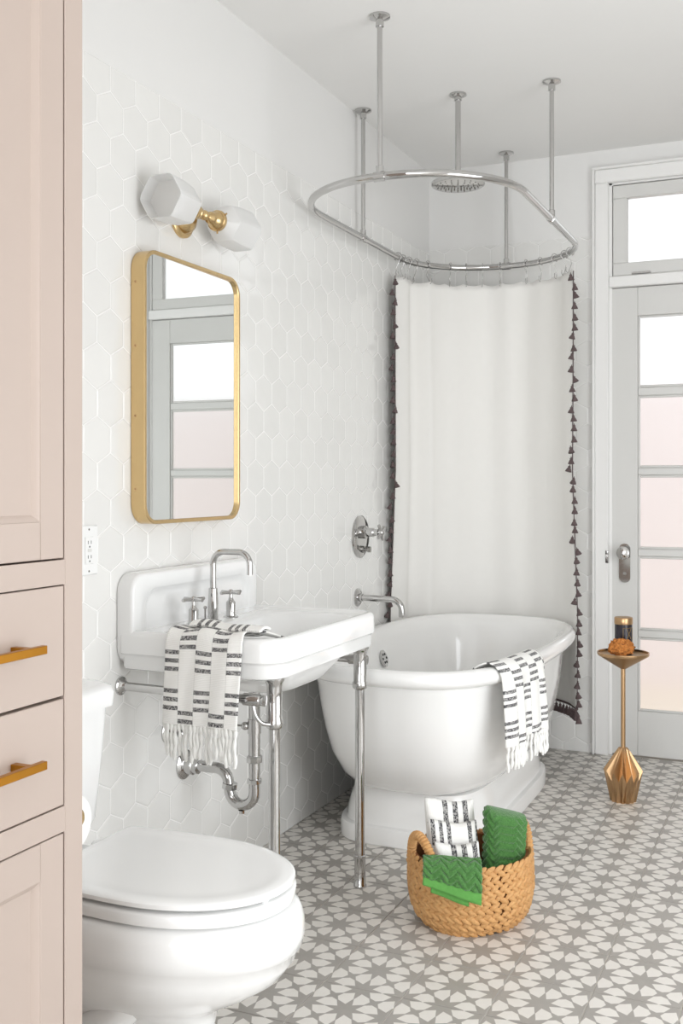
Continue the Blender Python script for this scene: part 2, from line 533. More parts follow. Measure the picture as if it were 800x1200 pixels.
w = thing('window_1', (1.2, YB+.02, 2.1), kind='structure')
X0, X1 = DX0+.015, DX1-.015
m = MB(); m.box(X0, X1, YB+.004, YB+.042, 2.106, 2.162, .003); m.build('sash_rail', 'door_paint', w)
m = MB(); m.box(X0, X1, YB+.004, YB+.042, 2.446, 2.504, .003); m.build('sash_rail', 'door_paint', w)
for x0, x1 in ((X0, .915), (1.485, X1)):
    m = MB(); m.box(x0, x1, YB+.004, YB+.042, 2.162, 2.446, .003); m.build('sash_stile', 'door_paint', w)
m = MB(); m.box(.91, 1.49, YB+.020, YB+.026, 2.157, 2.451); m.build('pane', 'frosted_pane', w, 0)
m = MB(); m.box(.935, 1.015, YB-.006, YB+.004, 2.108, 2.116, .002); m.build('sash_lift', 'chrome', w)

d = thing('door_1', (1.2, YB+.02, 0), kind='structure')
yA, yB_ = YB+.008, YB+.048
dx0, dx1, px0, px1 = DX0+.004, DX1-.004, .958, 1.442
for x0, x1 in ((dx0, px0), (px1, dx1)):
    m = MB(); m.box(x0, x1, yA, yB_, .006, 2.052, .002); m.build('stile', 'door_paint', d)
m = MB(); m.box(px0, px1, yA, yB_, 1.927, 2.052, .002); m.build('top_rail', 'door_paint', d)
m = MB(); m.box(px0, px1, yA, yB_, .006, .201, .002); m.build('bottom_rail', 'door_paint', d)
zs = [(1.614, 1.927), (1.263, 1.577), (.909, 1.230), (.555, .876), (.201, .522)]
for k, (z0, z1) in enumerate(zs):
    m = MB(); m.box(px0-.004, px1+.004, YB+.024, YB+.030, z0-.004, z1+.004); m.build('pane', 'frosted_pane', d, 0)
    if k:
        m = MB(); m.box(px0, px1, yA+.003, yB_-.003, z1, zs[k-1][0], .004); m.build('muntin', 'door_paint', d)
    m = MB(); t = .010                                   # glazing bead around every pane
    for q in ((px0, px0+t, z0, z1), (px1-t, px1, z0, z1), (px0+t, px1-t, z0, z0+t), (px0+t, px1-t, z1-t, z1)):
        m.box(q[0], q[1], YB+.014, YB+.024, q[2], q[3], .003)
    m.build('glazing_bead', 'door_paint', d)
# lock plate with knob
m = MB(); m.prism(rr(.904, .845, .024, .085, .022, 5), YB-.002, yA, 'y'); pl = m.build('lock_plate', 'chrome', d)
m = MB(); m.lathe([(0, 0), (.012, 0), (.010, .022), (.022, .030), (.029, .045), (.026, .058), (.010, .064), (0, .064)], (.904, YB-.002, .892), (0, -1, 0), 24)
m.build('knob', 'chrome', pl)
m = MB(); m.lathe([(0, 0), (.008, 0), (.007, .003), (0, .003)], (.904, YB-.002, .80), (0, -1, 0), 14); m.build('keyhole_cover', 'nickel_dark', pl)
m = MB(); m.box(DX0-.012, DX0+.001, YB-.026, YB-.021, .845, .9, .001); m.build('strike_plate', 'chrome', c)

# ---- unseen side window, sized and placed to light the room
w = thing('unseen_window', (XR+.08, 2.0, .06), kind='structure')
for z0, z1 in ((WZ0, WZ0+.06), (1.0, 1.05), (WZ1-.06, WZ1)):
    m = MB(); m.box(XR+.05, XR+.10, WY0, WY1, z0, z1, .003); m.build('sash_rail', 'trim_paint', w)
for y0, y1 in ((WY0, WY0+.06), (1.97, 2.03), (WY1-.06, WY1)):
    m = MB(); m.box(XR+.052, XR+.098, y0, y1, WZ0+.06, WZ1-.06, .003); m.build('sash_stile', 'trim_paint', w)
m = MB(); m.box(XR-.03, XR+.05, WY0-.05, WY1+.05, WZ0-.03, WZ0, .004); m.build('sill', 'trim_paint', w)

# ---- outside the frosted door: pale paving and a pale pink garden wall
m = MB(); m.box(-3, 6, YB+.3, 9, -.15, -.03); m.build('paving_outside', 'outdoor_paving', None, 0, kind='structure')
m = MB(); m.box(-3, 6, 6.6, 6.8, -.03, 1.78); m.build('wall_garden', 'outdoor_pink', None, 0, kind='structure')
# ================================================================== LINEN CABINET
FX, CY1 = .62, 1.335
cab = thing('linen_cabinet', (.31, .8, 0), 'tall built-in linen cabinet painted pale pink with brass bar pulls', 'cabinet')
m = MB(); m.box(.005, FX-.024, .12, CY1-.001, .0, ZC-.003); m.build('carcass', 'dark_gap', cab, 0)
m = MB(); m.box(.005, FX-.02, CY1-.016, CY1, .0, ZC-.003); m.build('side_panel', 'pink_paint', cab, 0)
yR, yL = 1.2925, .32                                          # opening of the face frame
m = MB()
m.box(FX-.024, FX, yR, CY1, 0, ZC-.003, .0015); m.box(FX-.024, FX, .12, yL, 0, ZC-.003, .0015)
for z0, z1 in ((0, .09), (.673, .711), (1.046, 1.083), (2.52, ZC-.003)):
    m.box(FX-.024, FX-.0004, yL, yR, z0, z1)
m.build('face_frame', 'pink_paint', cab, 0)
def panel_door(z0, z1):
    g = .0028; st = .052; a, b = yL+g, yR-g; z0 += g; z1 -= g; x1 = FX-.0008
    m = MB()
    m.box(FX-.022, x1, b-st, b, z0, z1, .001); m.box(FX-.022, x1, a, a+st, z0, z1, .001)
    m.box(FX-.022, x1, a+st, b-st, z0, z0+st+.004, .001); m.box(FX-.022, x1, a+st, b-st, z1-st-.004, z1, .001)
    dr = m.build('door', 'pink_paint', cab)
    # recessed panel with sloping moulding
    y0_, y1_, zz0, zz1 = a+st, b-st, z0+st+.004, z1-st-.004
    def rect(i, x): return [(x, y1_-i, zz1-i), (x, y0_+i, zz1-i), (x, y0_+i, zz0+i), (x, y1_-i, zz0+i)]
    m = MB(); m.loft([rect(-.001, x1-.001), rect(.004, x1-.003), rect(.010, x1-.010), rect(.012, x1-.010)], False, True)
    m.build('panel', 'pink_paint', dr, 30)
    return dr
panel_door(1.083, 2.52); panel_door(.09, .673)
def drawer(z0, z1, zh):
    g = .0022
    m = MB(); m.box(FX-.022, FX-.0008, yL+g, yR-g, z0+g, z1-g, .001); dr = m.build('drawer', 'pink_paint', cab)
    ym = .806; hl = .404
    m = MB(); m.box(FX+.025, FX+.035, ym-hl, ym+hl, zh-.006, zh+.006, .0008)
    for s in (-1, 1): m.box(FX-.001, FX+.026, ym+s*(hl-.03)-.006, ym+s*(hl-.03)+.006, zh-.006, zh+.006, .0006)
    m.build('handle', 'brass_pull', dr, 30)
drawer(.8755, 1.046, .961); drawer(.711, .8755, .796)

# ---- toilet paper on the far side of the cabinet
PYc, PZc, PX1 = 1.462, .628, .505
h = thing('paper_holder', (PX1-.06, CY1+.01, PZc), 'brass spindle paper holder fixed to the cabinet side', 'holder')
m = MB(); m.lathe([(0, 0), (.022, 0), (.022, .005), (.008, .010), (.008, .129), (0, .13)], (PX1-.135, CY1, PZc), (0, 1, 0), 20); m.build('mount', 'brass_satin', h)
m = MB(); m.tube([(PX1-.137, PYc, PZc), (PX1+.006, PYc, PZc)], .0075, 14); m.lathe([(0, 0), (.0165, 0), (.0165, .004), (.013, .007), (0, .007)], (PX1+.004, PYc, PZc), (1, 0, 0), 24)
m.build('spindle', 'brass_satin', h)
m = MB(); ring = []
for r, x in ((.019, -.112), (.046, -.112), (.049, -.108), (.049, -.004), (.046, .0), (.019, .0), (.019, -.112)):
    ring.append([(PX1+x, PYc+r*math.cos(2*PI*k/40), PZc-.0108+r*math.sin(2*PI*k/40)) for k in range(40)])
m.loft(ring, False, False)
m.build('toilet_roll', 'paper', None, 35, label='white toilet paper roll hanging on the brass spindle', category='toilet paper', origin=(PX1-.056, PYc, PZc-.06))

# ================================================================== TOILET
TY = 1.765
wc = thing('toilet', (.4, TY, 0), 'white two-piece porcelain toilet with closed lid', 'toilet')
def egg(xb, xf, hw, z, n=56, flat=.0, xm=.42):
    """plan outline: rounded front, squarer back"""
    out = []; xc = xb+(xf-xb)*xm
    for k in range(n):
        t = 2*PI*k/n; c, s = math.cos(t), math.sin(t)
        if c >= 0: x = xc+(xf-xc)*abs(c)**(2/2.15); y = hw*math.copysign(abs(s)**(2/2.15), s)
        else:
            p = 2.0+flat; x = xc-(xc-xb)*abs(c)**(2/p); y = hw*math.copysign(abs(s)**(2/p), s)
        out.append((x, TY+y, z))
    return out
rim = [(.0, .15, .60, .115), (.012, .15, .605, .118), (.06, .15, .595, .110), (.14, .15, .59, .106), (.18, .16, .60, .112), (.205, .17, .635, .132), (.23, .18, .685, .155), (.262, .19, .732, .175),
       (.295, .20, .758, .1855), (.318, .20, .766, .189), (.3215, .20, .772, .192), (.345, .20, .777, .194), (.372, .20, .776, .193), (.390, .20, .768, .189), (.397, .20, .755, .182), (.399, .21, .74, .17)]
m = MB(); m.loft([egg(xb, xf, hw, z, 56, 1.5) for z, xb, xf, hw in rim]); m.build('bowl', 'porcelain', wc, 50)
m = MB()                                                    # trapway bulge and back foot
m.loft([[(x, TY+y*sc, z) for x, y in rr(.245, 0, .16, .095, .05, 5)] for z, sc in ((0, 1.12), (.02, 1.15), (.10, 1.1), (.2, 1.0), (.30, 1.05), (.36, 1.5), (.395, 1.6))])
m.build('pedestal', 'porcelain', wc, 50)
for s in (-1, 1):
    m = MB(); m.tube(smooth_path([(.50, TY+s*.085, .26), (.42, TY+s*.104, .17), (.33, TY+s*.110, .12), (.24, TY+s*.106, .2), (.16, TY+s*.10, .27)], 6), .04, 14); m.build('trapway', 'porcelain', wc, 60)
def lidshape(i, z, xb=.285, xf=.754, hw=.183, rc=.014):
    """elongated front, nearly square back with small corner radius"""
    xb -= i*.6; xf += i; hw += i; xc = .50; hb = hw*.93; out = []
    for k in range(61):
        t = -PI/2+PI*k/60; c, q = math.cos(t), math.sin(t)
        out.append((xc+(xf-xc)*max(c, 0)**(2/2.1), TY+hw*math.copysign(abs(q)**(2/2.1), q), z))
    for k in range(5): out.append((xc-(xc-xb-rc)*(k+1)/6, TY+hw+(hb-hw)*((k+1)/6)**2, z))
    for k in range(7):
        a = PI/2+PI/2*k/6; out.append((xb+rc+rc*math.cos(a), TY+hb-rc+rc*math.sin(a), z))
    for k in range(7):
        a = PI+PI/2*k/6; out.append((xb+rc+rc*math.cos(a), TY-hb+rc+rc*math.sin(a), z))
    for k in range(5): out.append((xc-(xc-xb-rc)*(5-k)/6, TY-hw-(hb-hw)*((5-k)/6)**2, z))
    return out
m = MB(); m.loft([lidshape(i, z, .30) for z, i in ((.403, -.005), (.405, .0), (.424, .003), (.4275, .0), (.429, -.006))]); m.build('seat', 'plastic_white', wc, 50)
m = MB(); m.loft([lidshape(i, z) for z, i in ((.4355, -.008), (.4365, -.001), (.438, .001), (.4455, .001), (.448, -.002), (.4495, -.008), (.4505, -.024), (.4490, -.034), (.4485, -.06))])
m.build('lid', 'plastic_white', wc, 40)
for y in (TY-.045, TY+.045):
    m = MB(); m.box(.735-abs(y-TY)*.2, .747-abs(y-TY)*.2, y-.009, y+.009, .4285, .4372, .002); m.build('bumper', 'plastic_white', wc)
for s in (-1, 1):
    m = MB(); m.box(.262, .312, TY+s*.075-.018, TY+s*.075+.018, .398, .444, .006); m.build('hinge', 'plastic_white', wc)
m = MB()
m.loft([[(x, y, z) for x, y in rr(.012+hx, TY, hx, hy, .035, 6)] for z, hx, hy in ((.385, .075, .15), (.392, .082, .165), (.45, .088, .198), (.60, .092, .215), (.70, .094, .222))])
m.build('tank', 'porcelain', wc, 50)
m = MB()
m.loft([[(x, y, z) for x, y in rr(.012+hx, TY, hx, hy, .04, 8)] for z, hx, hy in ((.694, .094, .222), (.698, .101, .232), (.728, .102, .234), (.741, .099, .230), (.749, .088, .218), (.751, .07, .2))])
m.build('tank_lid', 'porcelain', wc, 50)

# ================================================================== OUTLET
ot = thing('wall_outlet', (.003, 2.155, 1.03), 'white twin power outlet with square cover plate on tile', 'outlet')
m = MB(); m.box(.0005, .0065, 2.118, 2.192, .968, 1.092, .003); m.build('cover_plate', 'plastic_white', ot)
m = MB(); m.box(.006, .0085, 2.1385, 2.1715, .996, 1.064, .001); fc = m.build('socket_face', 'plastic_white', ot)
m = MB()
for zc in (1.048, 1.012):
    m.box(.008, .0088, 2.148, 2.150, zc-.002, zc+.006); m.box(.008, .0088, 2.160, 2.162, zc-.002, zc+.006); m.box(.008, .0088, 2.153, 2.157, zc-.011, zc-.007)
m.build('slots', 'black_slot', fc, 0)
m = MB(); m.box(.008, .0096, 2.1475, 2.1625, 1.026, 1.034, .0005); m.build('test_button', 'door_paint', fc)
for z in (.978, 1.082):
    m = MB(); m.lathe([(0, 0), (.003, 0), (.0025, .001), (0, .001)], (.0063, 2.155, z), (1, 0, 0), 10); m.build('screw', 'nickel_dark', ot)

# ================================================================== MIRROR
mr = thing('wall_mirror', (.02, 2.595, 1.09), 'rounded rectangular wall mirror in a deep brass frame', 'mirror')
MYc, MZc, MHY, MHZ, MX = 2.595, 1.4545, .256, .367, .045
def mring(i, x, r): return [(x, a, b) for a, b in rr(MYc, MZc, MHY-i, MHZ-i, r-i, 8)]
m = MB(); m.loft([mring(0, .002, .055), mring(0, MX-.0015, .055), mring(.0015, MX, .055), mring(.0095, MX, .055), mring(.011, MX-.0015, .055), mring(.011, .008, .055), mring(.011, .002, .055)], False, False)
m.loft([mring(.0, .0025, .055), mring(.012, .0025, .055)], False, False)
m.build('frame', 'brass_satin', mr, 30)
m = MB(); TL = math.tan(math.radians(.8))      # the glass sits very slightly askew in its frame
m.loft([[(x-(a-MYc)*TL, a, b) for a, b in rr(MYc, MZc, MHY-.0105, MHZ-.0105, .0445, 8)] for x in (MX-.016, MX-.0055)]); m.build('glass', 'mirror_glass', mr, 30)
for z in (1.731, 1.562, 1.376, 1.182):
    m = MB(); m.lathe([(0, 0), (.0036, 0), (.003, .0014), (0, .0016)], (.016, MYc-MHY, z), (0, -1, 0), 12); m.build('screw', 'bronze_gold', mr)

# ================================================================== SCONCE
SY, SX, SZ = 2.585, .078, 1.957
sc = thing('wall_sconce', (.0, SY, SZ-.05), 'brass double wall light with two white glass shades above mirror', 'wall light')
m = MB(); m.lathe([(0, .001), (.058, .001), (.058, .009), (.052, .013), (.047, .014), (.040, .030), (.022, .042), (.014, .044), (0, .045)], (0, SY, SZ), (1, 0, 0), 36); bp = m.build('backplate', 'brass_satin', sc)
for yy, zz in ((SY+.045, SZ-.0), (SY-.045, SZ)):
    m = MB(); m.ball((.016, yy, zz), .005, 10, 6); m.build('screw', 'brass_satin', bp)
m = MB(); m.tube([(.042, SY, SZ), (SX, SY, SZ)], .009, 16); m.ball((SX, SY, SZ), .0145, 18, 12); m.build('arm', 'brass_satin', sc)
for s in (-1, 1):
    m = MB(); m.lathe([(0, .008), (.007, .010), (.006, .020), (.011, .026), (.017, .030), (.019, .040), (.017, .043), (.024, .052), (.026, .064), (.030, .066), (.031, .074), (.029, .079), (.024, .080), (0, .080)], (SX, SY, SZ), (0, s, 0), 28)
    cup = m.build('socket_cup', 'brass_satin', sc)
    for a in (30, 150, 270):
        ca, sa = math.cos(math.radians(a)), math.sin(math.radians(a)); m = MB()
        m.tube([(SX+ca*.028, SY+s*.072, SZ+sa*.028), (SX+ca*.037, SY+s*.072, SZ+sa*.037)], .0026, 8)
        m.build('thumb_screw', 'brass_satin', cup)
    # six sided flared milk glass shade, open outwards
    m = MB(); rings = []
    for r, y, p in ((.026, .068, 0), (.029, .076, 0), (.037, .088, .4), (.051, .108, 1), (.0565, .150, 1), (.058, .222, 1), (.0562, .2225, 1), (.0555, .205, 1), (.050, .185, 1)):
        rg = []
        for k in range(48):
            t = 2*PI*k/48; hexr = 1/math.cos(((t+PI/6) % (PI/3))-PI/6)
            q = r*(1+(min(hexr, 1.11)-1)*p)
            rg.append((SX+q*math.cos(t+PI/6), SY+s*y, SZ+q*math.sin(t+PI/6)))
        rings.append(rg)
    m.loft(rings, False, True); m.build('glass_shade', 'milk_glass', sc, 22)

# ================================================================== CONSOLE SINK
sk = thing('console_sink', (.25, 2.61, 0), 'white porcelain console sink on two chrome legs', 'sink')
YA, YZ_, XF, ZT = 2.275, 2.955, .472, .815
yc, hy = (YA+YZ_)/2, (YZ_-YA)/2; xc, hx = (XF+.006)/2, (XF-.006)/2
def R(i, z, r=.075): return [(x, y, z) for x, y in rrc(xc, yc, hx-i, hy-i, max(r-i, .012), max(.014-i*.5, .006), 8)]
def Bq(z, hx_, hy_, r): return [(x, y, z) for x, y in rr(.292, yc, hx_, hy_, r, 8)]
m = MB()
m.loft([R(.020, .712), R(.011, .716), R(.008, .724), R(.008, .748), R(.006, .752), R(.000, .757), R(.0, .800), R(.003, .809), R(.010, .8145), R(.018, .8155), R(.026, .812), R(.032, .808), R(.040, .806)][::1]
       + [Bq(.806, .150, .268, .085), Bq(.803, .145, .262, .085), Bq(.79, .137, .252, .09), Bq(.74, .125, .235, .10), Bq(.70, .11, .21, .1), Bq(.69, .09, .18, .085)], True, True)
m.build('basin', 'porcelain', sk, 45)
m = MB(); m.loft([[(x, y, z) for x, y in rr(.285, yc, a, b, .08, 8)] for z, a, b in ((.640, .085, .14), (.648, .10, .16), (.685, .125, .21), (.713, .14, .25))]); m.build('bowl_underside', 'porcelain', sk, 50)
def BR(i, x, y0=2.277, y1=2.953, z0=.722, z1=.962, r=.05): return [(x, a, b) for a, b in rr((y0+y1)/2, (z0+z1)/2, (y1-y0)/2-i, (z1-z0)/2-i, r-i, 8)]
def BI(i, x): return BR(i, x, 2.335, 2.905, .755, .922, .06)
m = MB(); m.loft([BR(0, .003), BR(0, .040), BR(.004, .048), BR(.010, .050), BI(0, .049), BI(.006, .045), BI(.012, .037), BI(.03, .0355)]); m.build('backsplash', 'porcelain', sk, 50)
m = MB(); m.loft([[(x, y, .80+dz) for x, y in rr(.06, yc, .045-e, .335-e, .02, 4)] for dz, e in ((.0, 0), (.008, .004))]); m.build('back_deck', 'porcelain', sk, 50)
m = MB(); m.lathe([(0, 0), (.026, 0), (.024, .003), (.012, .002), (0, .001)], (.27, yc, .690), (0, 0, 1), 24); m.build('drain_ring', 'chrome', sk)
def leg(y):
    m = MB(); L = (.427, y, 0)
    m.lathe([(0, 0), (.019, 0), (.0195, .006), (.017, .010), (.0165, .085), (.0178, .087), (.0178, .093), (.0145, .095), (.0145, .585), (.0195, .588), (.0225, .592), (.0225, .606), (.0195, .611), (.0195, .690), (.022, .700), (.0265, .708), (.0265, .713), (0, .713)], L, (0, 0, 1), 28)
    return m.build('leg', 'chrome', sk)
for y, s in ((2.345, -1), (2.893, 1)):
    leg(y)
    yr = y+s*.052
    m = MB(); m.tube([(.002, yr, .668), (.372, yr, .664)], .0115, 16)
    m.lathe([(.0115, 0), (.0155, .002), (.015, .045), (.012, .050), (.014, .053), (.014, .060), (0, .062)], (.368, yr, .664), (1, 0, 0), 20)
    m.lathe([(0, 0), (.024, 0), (.024, .005), (.016, .010), (.012, .02), (0, .021)], (.001, yr, .668), (1, 0, 0), 24)
    rl = m.build('towel_rail', 'chrome', sk)
    m = MB(); m.tube(smooth_path([(.395, yr, .656), (.400, yr+.0, .628), (.412, yr-s*.012, .606), (.424, yr-s*.034, .599)], 6), .0055, 12); m.build('bracket', 'chrome', rl)

# ---- faucet
fa = thing('sink_faucet', (.105, 2.588, .806), 'chrome widespread faucet with square gooseneck spout on the white sink', 'faucet')
FXx, FYy, ZD = .105, 2.588, .806
m = MB(); zt = 1.004; xe = FXx+.118
path = [(FXx, FYy, ZD), (FXx, FYy, zt-.035)] + arc((FXx+.035, zt-.035), .035, 180, 90, 8, lambda a, b: (a, FYy, b)) + arc((xe-.035, zt-.035), .035, 90, 0, 8, lambda a, b: (a, FYy, b)) + [(xe, FYy, zt-.062)]
m.tube(path, .0088, 18); m.lathe([(0, 0), (.024, 0), (.024, .004), (.0145, .007), (.0145, .052), (.0125, .094), (.009, .096), (0, .096)], (FXx, FYy, ZD), (0, 0, 1), 28)
m.build('spout', 'chrome', fa)
m = MB(); m.tube([(FXx-.026, FYy, ZD), (FXx-.026, FYy, ZD+.035)], .003, 10); m.ball((FXx-.026, FYy, ZD+.038), .0055, 10, 8); m.build('pop_up_rod', 'chrome', fa)
for y in (FYy-.104, FYy+.100):
    m = MB(); m.lathe([(0, 0), (.022, 0), (.022, .004), (.015, .006), (.0135, .012), (.0135, .045), (.009, .050), (.0055, .060), (.0055, .072), (0, .072)], (FXx, y, ZD), (0, 0, 1), 26); hb = m.build('valve_body', 'chrome', fa)
    m = MB(); zz = ZD+.073
    m.tube([(FXx-.012, y-.036, zz), (FXx+.012, y+.036, zz)], .0048, 12); m.tube([(FXx-.036, y+.012, zz), (FXx+.036, y-.012, zz)], .0048, 12); m.ball((FXx, y, zz+.001), .0085, 14, 8)
    m.build('cross_handle', 'chrome', hb)

# ---- drain trap and stop valve under the sink
tr = thing('sink_trap', (.22, 2.6, .28), 'chrome drain pipe with curved trap under the sink', 'drain pipe')
TX, TYy = .231, 2.6
m = MB(); m.tube([(TX, TYy, .638), (TX, TYy, .42)], .0165, 20); tp = m.build('tailpiece', 'chrome', tr)
m = MB(); m.lathe([(.0165, 0), (.0225, .001), (.0225, .016), (.019, .02), (.0165, .02)], (TX, TYy, .418), (0, 0, 1), 8); m.build('slip_nut', 'chrome', tr, 20)
m = MB(); m.lathe([(.0165, 0), (.021, .001), (.021, .012), (.0165, .013)], (TX, TYy, .36), (0, 0, 1), 8); m.build('slip_nut', 'chrome', tr, 20)
m = MB(); m.tube([(TX, TYy, .50), (TX, TYy, .54)], .0195, 20); m.ball((TX-.024, TYy-.01, .52), .012, 12, 8); m.tube([(TX-.024, TYy-.01, .52), (TX-.075, TYy-.03, .523)], .003, 8); m.build('pop_up_lever', 'chrome', tr)
m = MB(); r = .040
pth = [(TX, TYy, .42), (TX, TYy, .335)] + [(TX-r+r*math.cos(a), TYy, .335-r*math.sin(a)) for a in [PI*k/12 for k in range(1, 13)]] 
pth += [(TX-2*r-.002, TYy, .345)] + [(TX-2*r-.002-.04*(1-math.cos(a)), TYy, .350+.04*math.sin(a)) for a in [PI/2*k/6 for k in range(1, 7)]] + [(.03, TYy, .3895), (.004, TYy, .389)]
m.tube(pth, .0158, 20); ub = m.build('trap_bend', 'chrome', tr)
m = MB(); m.lathe([(0, 0), (.008, .001), (.008, .009), (.011, .010), (0, .010)], (TX-r, TYy, .270), (0, 0, 1), 8); m.build('clean_out_plug', 'chrome', ub, 20)
m = MB(); m.lathe([(.0158, 0), (.022, .001), (.022, .016), (.0158, .017)], (TX-2*r+.0, TYy, .336), (.15, 0, 1), 8); m.build('slip_nut', 'chrome', tr, 20)
m = MB(); m.lathe([(0, 0), (.042, 0), (.042, .004), (.034, .010), (.026, .013), (.026, .034), (.022, .037), (.022, .050), (.0165, .053), (0, .053)], (.001, TYy, .388), (1, 0, 0), 30); m.build('wall_flange', 'chrome', tr)
sv = thing('stop_valve', (.0, 2.515, .50), 'small chrome shut-off valve on the tile behind hanging towel', 'valve')
m = MB(); m.lathe([(0, 0), (.032, 0), (.032, .004), (.024, .010), (.012, .012), (.012, .04), (0, .041)], (.001, 2.515, .50), (1, 0, 0), 28); m.build('wall_flange', 'chrome', sv)
m = MB(); m.tube([(.03, 2.515, .49), (.03, 2.515, .53)], .010, 14); m.tube([(.03, 2.515, .53), (.04, 2.53, .60), (.055, 2.545, .70)], .005, 10); m.build('supply_tube', 'chrome', sv)
m = MB(); m.ball((.052, 2.515, .50), .014, 14, 8, (.7, 1.5, 1)); m.build('valve_knob', 'chrome', sv)
# ================================================================== BATHTUB
BX, BY = .42, 3.785
tub = thing('bathtub', (BX, BY, 0), 'white freestanding roll-top bathtub on a stepped plinth', 'bathtub')
def T(a, b, z, p=3.1, n=128): return [(x, y, z) for x, y in se(BX, BY, a, b, p, n)]
RZ = .592
prof = [(.232, .50, .172), (.262, .555, .19), (.295, .60, .23), (.322, .645, .30), (.338, .675, .38), (.348, .698, .46), (.355, .715, .535), (.362, .724, .558)]
rimr = []
for k in range(13):                                          # rolled rim
    a = math.radians(-120+k*250/12)
    rimr.append((.372+.028*math.cos(a), .736+.028*math.cos(a), RZ+.028*math.sin(a)))
rimr = rimr[:]
inner = [(.338, .700, .60), (.325, .685, .57), (.31, .665, .50), (.295, .64, .40), (.27, .60, .30), (.235, .55, .23), (.18, .47, .195), (.1, .35, .188)]
m = MB(); m.loft([T(*q) for q in prof+rimr+inner]); m.build('tub_shell', 'tub_enamel', tub, 60)
pl = [(.272, .545, 0), (.275, .548, .004), (.275, .548, .052), (.272, .545, .058), (.258, .53, .062), (.254, .526, .068), (.252, .523, .10), (.244, .512, .135), (.236, .503, .16), (.235, .502, .176), (.20, .46, .18)]
m = MB(); m.loft([T(a, b, z, 5.0) for a, b, z in pl]); m.build('plinth', 'tub_enamel', tub, 35)
m = MB(); nrm = (.95, 0, .3); oc = (.112, 3.875, .505)
m.lathe([(0, 0), (.034, 0), (.034, .004), (.030, .007), (.012, .006), (0, .006)], oc, nrm, 28); ov = m.build('overflow_plate', 'chrome', tub)
m = MB()
for k in range(6):
    a = 2*PI*k/6; N = Vector(nrm).normalized(); U = Vector((0, 1, 0)); V_ = N.cross(U)
    q = Vector(oc)+N*.0062+(U*math.cos(a)+V_*math.sin(a))*.018
    m.lathe([(0, 0), (.005, 0), (.005, .0012), (0, .0012)], q, nrm, 10)
o = m.build('overflow_holes', 'black_slot', ov); o['kind'] = 'stuff'

# ---- wall mounted bath spout and shower valve
sp = thing('bath_spout', (.0, 3.872, .70), 'chrome bath spout on the tiled wall above the tub', 'bath spout')
m = MB(); m.lathe([(0, 0), (.036, 0), (.036, .004), (.030, .009), (.016, .011), (.016, .024), (0, .025)], (.001, 3.872, .742), (1, 0, 0), 30); m.build('wall_flange', 'chrome', sp)
m = MB(); m.tube([(.01, 3.872, .742), (.150, 3.872, .740)] + [(.150+.04*math.sin(a), 3.872, .700+.04*math.cos(a)) for a in [PI/2*k/8 for k in range(1, 9)]] + [(.19, 3.872, .672)], .0125, 20); m.build('spout_pipe', 'chrome', sp)
vl = thing('shower_valve', (.0, 3.897, .93), 'round chrome shower valve with cross handle on the wall', 'valve')
m = MB(); m.lathe([(0, 0), (.085, 0), (.085, .004), (.078, .009), (.04, .011), (0, .011)], (.001, 3.897, .982), (1, 0, 0), 40); m.build('escutcheon', 'chrome', vl)
m = MB(); m.lathe([(.026, .009), (.026, .030), (.018, .034), (.018, .060), (.014, .064), (.014, .080), (0, .082)], (.001, 3.897, 1.0), (1, 0, 0), 24); hb = m.build('valve_stem', 'chrome', vl)
m = MB(); xx = .092
for a in (35, 125):
    c_, s_ = math.cos(math.radians(a))*.036, math.sin(math.radians(a))*.036
    m.tube([(xx, 3.897-c_, 1.0-s_), (xx, 3.897+c_, 1.0+s_)], .0062, 12)
m.ball((xx, 3.897, 1.0), .014, 16, 10); m.build('cross_handle', 'chrome', hb)
m = MB(); m.lathe([(.014, .009), (.014, .022), (.008, .024), (.008, .034), (.012, .036), (.012, .046), (0, .048)], (.001, 3.897, .932), (1, 0, 0), 18); m.build('diverter_knob', 'nickel_dark', vl)

# ================================================================== SHOWER RING AND HEAD
QX, QY, QZ, QA, QB, QR = .412, 3.842, 2.160, .373, .755, .362
sr = thing('shower_ring', (QX, QY, QZ), 'chrome oval curtain rail hung from the ceiling over the tub', 'curtain rail')
ringpath = [(x, y, QZ) for x, y in rr(QX, QY, QA, QB, QR, 14)]
m = MB(); m.tube(ringpath, .0128, 16, closed=True); m.build('rail', 'chrome', sr, 60)
for px, py in ((QX, QY-QB), (QX-QA, QY), (QX+QA, QY), (QX, QY+QB)):
    ax = (1, 0, 0) if px == QX else (0, 1, 0)
    m = MB(); m.tube([(px, py, QZ), (px, py, ZC-.01)], .0085, 14); po = m.build('ceiling_support', 'chrome', sr)
    m = MB(); m.lathe([(0, 0), (.033, 0), (.033, .006), (.024, .010), (.013, .014), (.013, .034), (0, .035)], (px, py, ZC-.0005), (0, 0, -1), 28); m.build('ceiling_flange', 'chrome', po)
    m = MB(); m.lathe([(.0128, -.020), (.0158, -.019), (.0158, .019), (.0128, .020)], (px, py, QZ), ax, 20); m.lathe([(.0158, 0), (.0125, .012), (.0125, .032), (.0085, .034)], (px, py, QZ), (0, 0, 1), 18); m.build('tee_fitting', 'chrome', po)
sh = thing('rain_shower', (QX+.02, QY-.01, 2.3), 'round chrome rain shower head on a ceiling pipe', 'shower head')
hx_, hy_ = QX+.02, QY-.012
m = MB(); m.tube([(hx_, hy_, ZC-.01), (hx_, hy_, 2.355)], .0105, 16); m.build('ceiling_pipe', 'chrome', sh)
m = MB(); m.lathe([(0, 0), (.032, 0), (.032, .006), (.022, .011), (.014, .013), (.014, .024), (0, .025)], (hx_, hy_, ZC-.0005), (0, 0, -1), 28); m.build('ceiling_flange', 'chrome', sh)
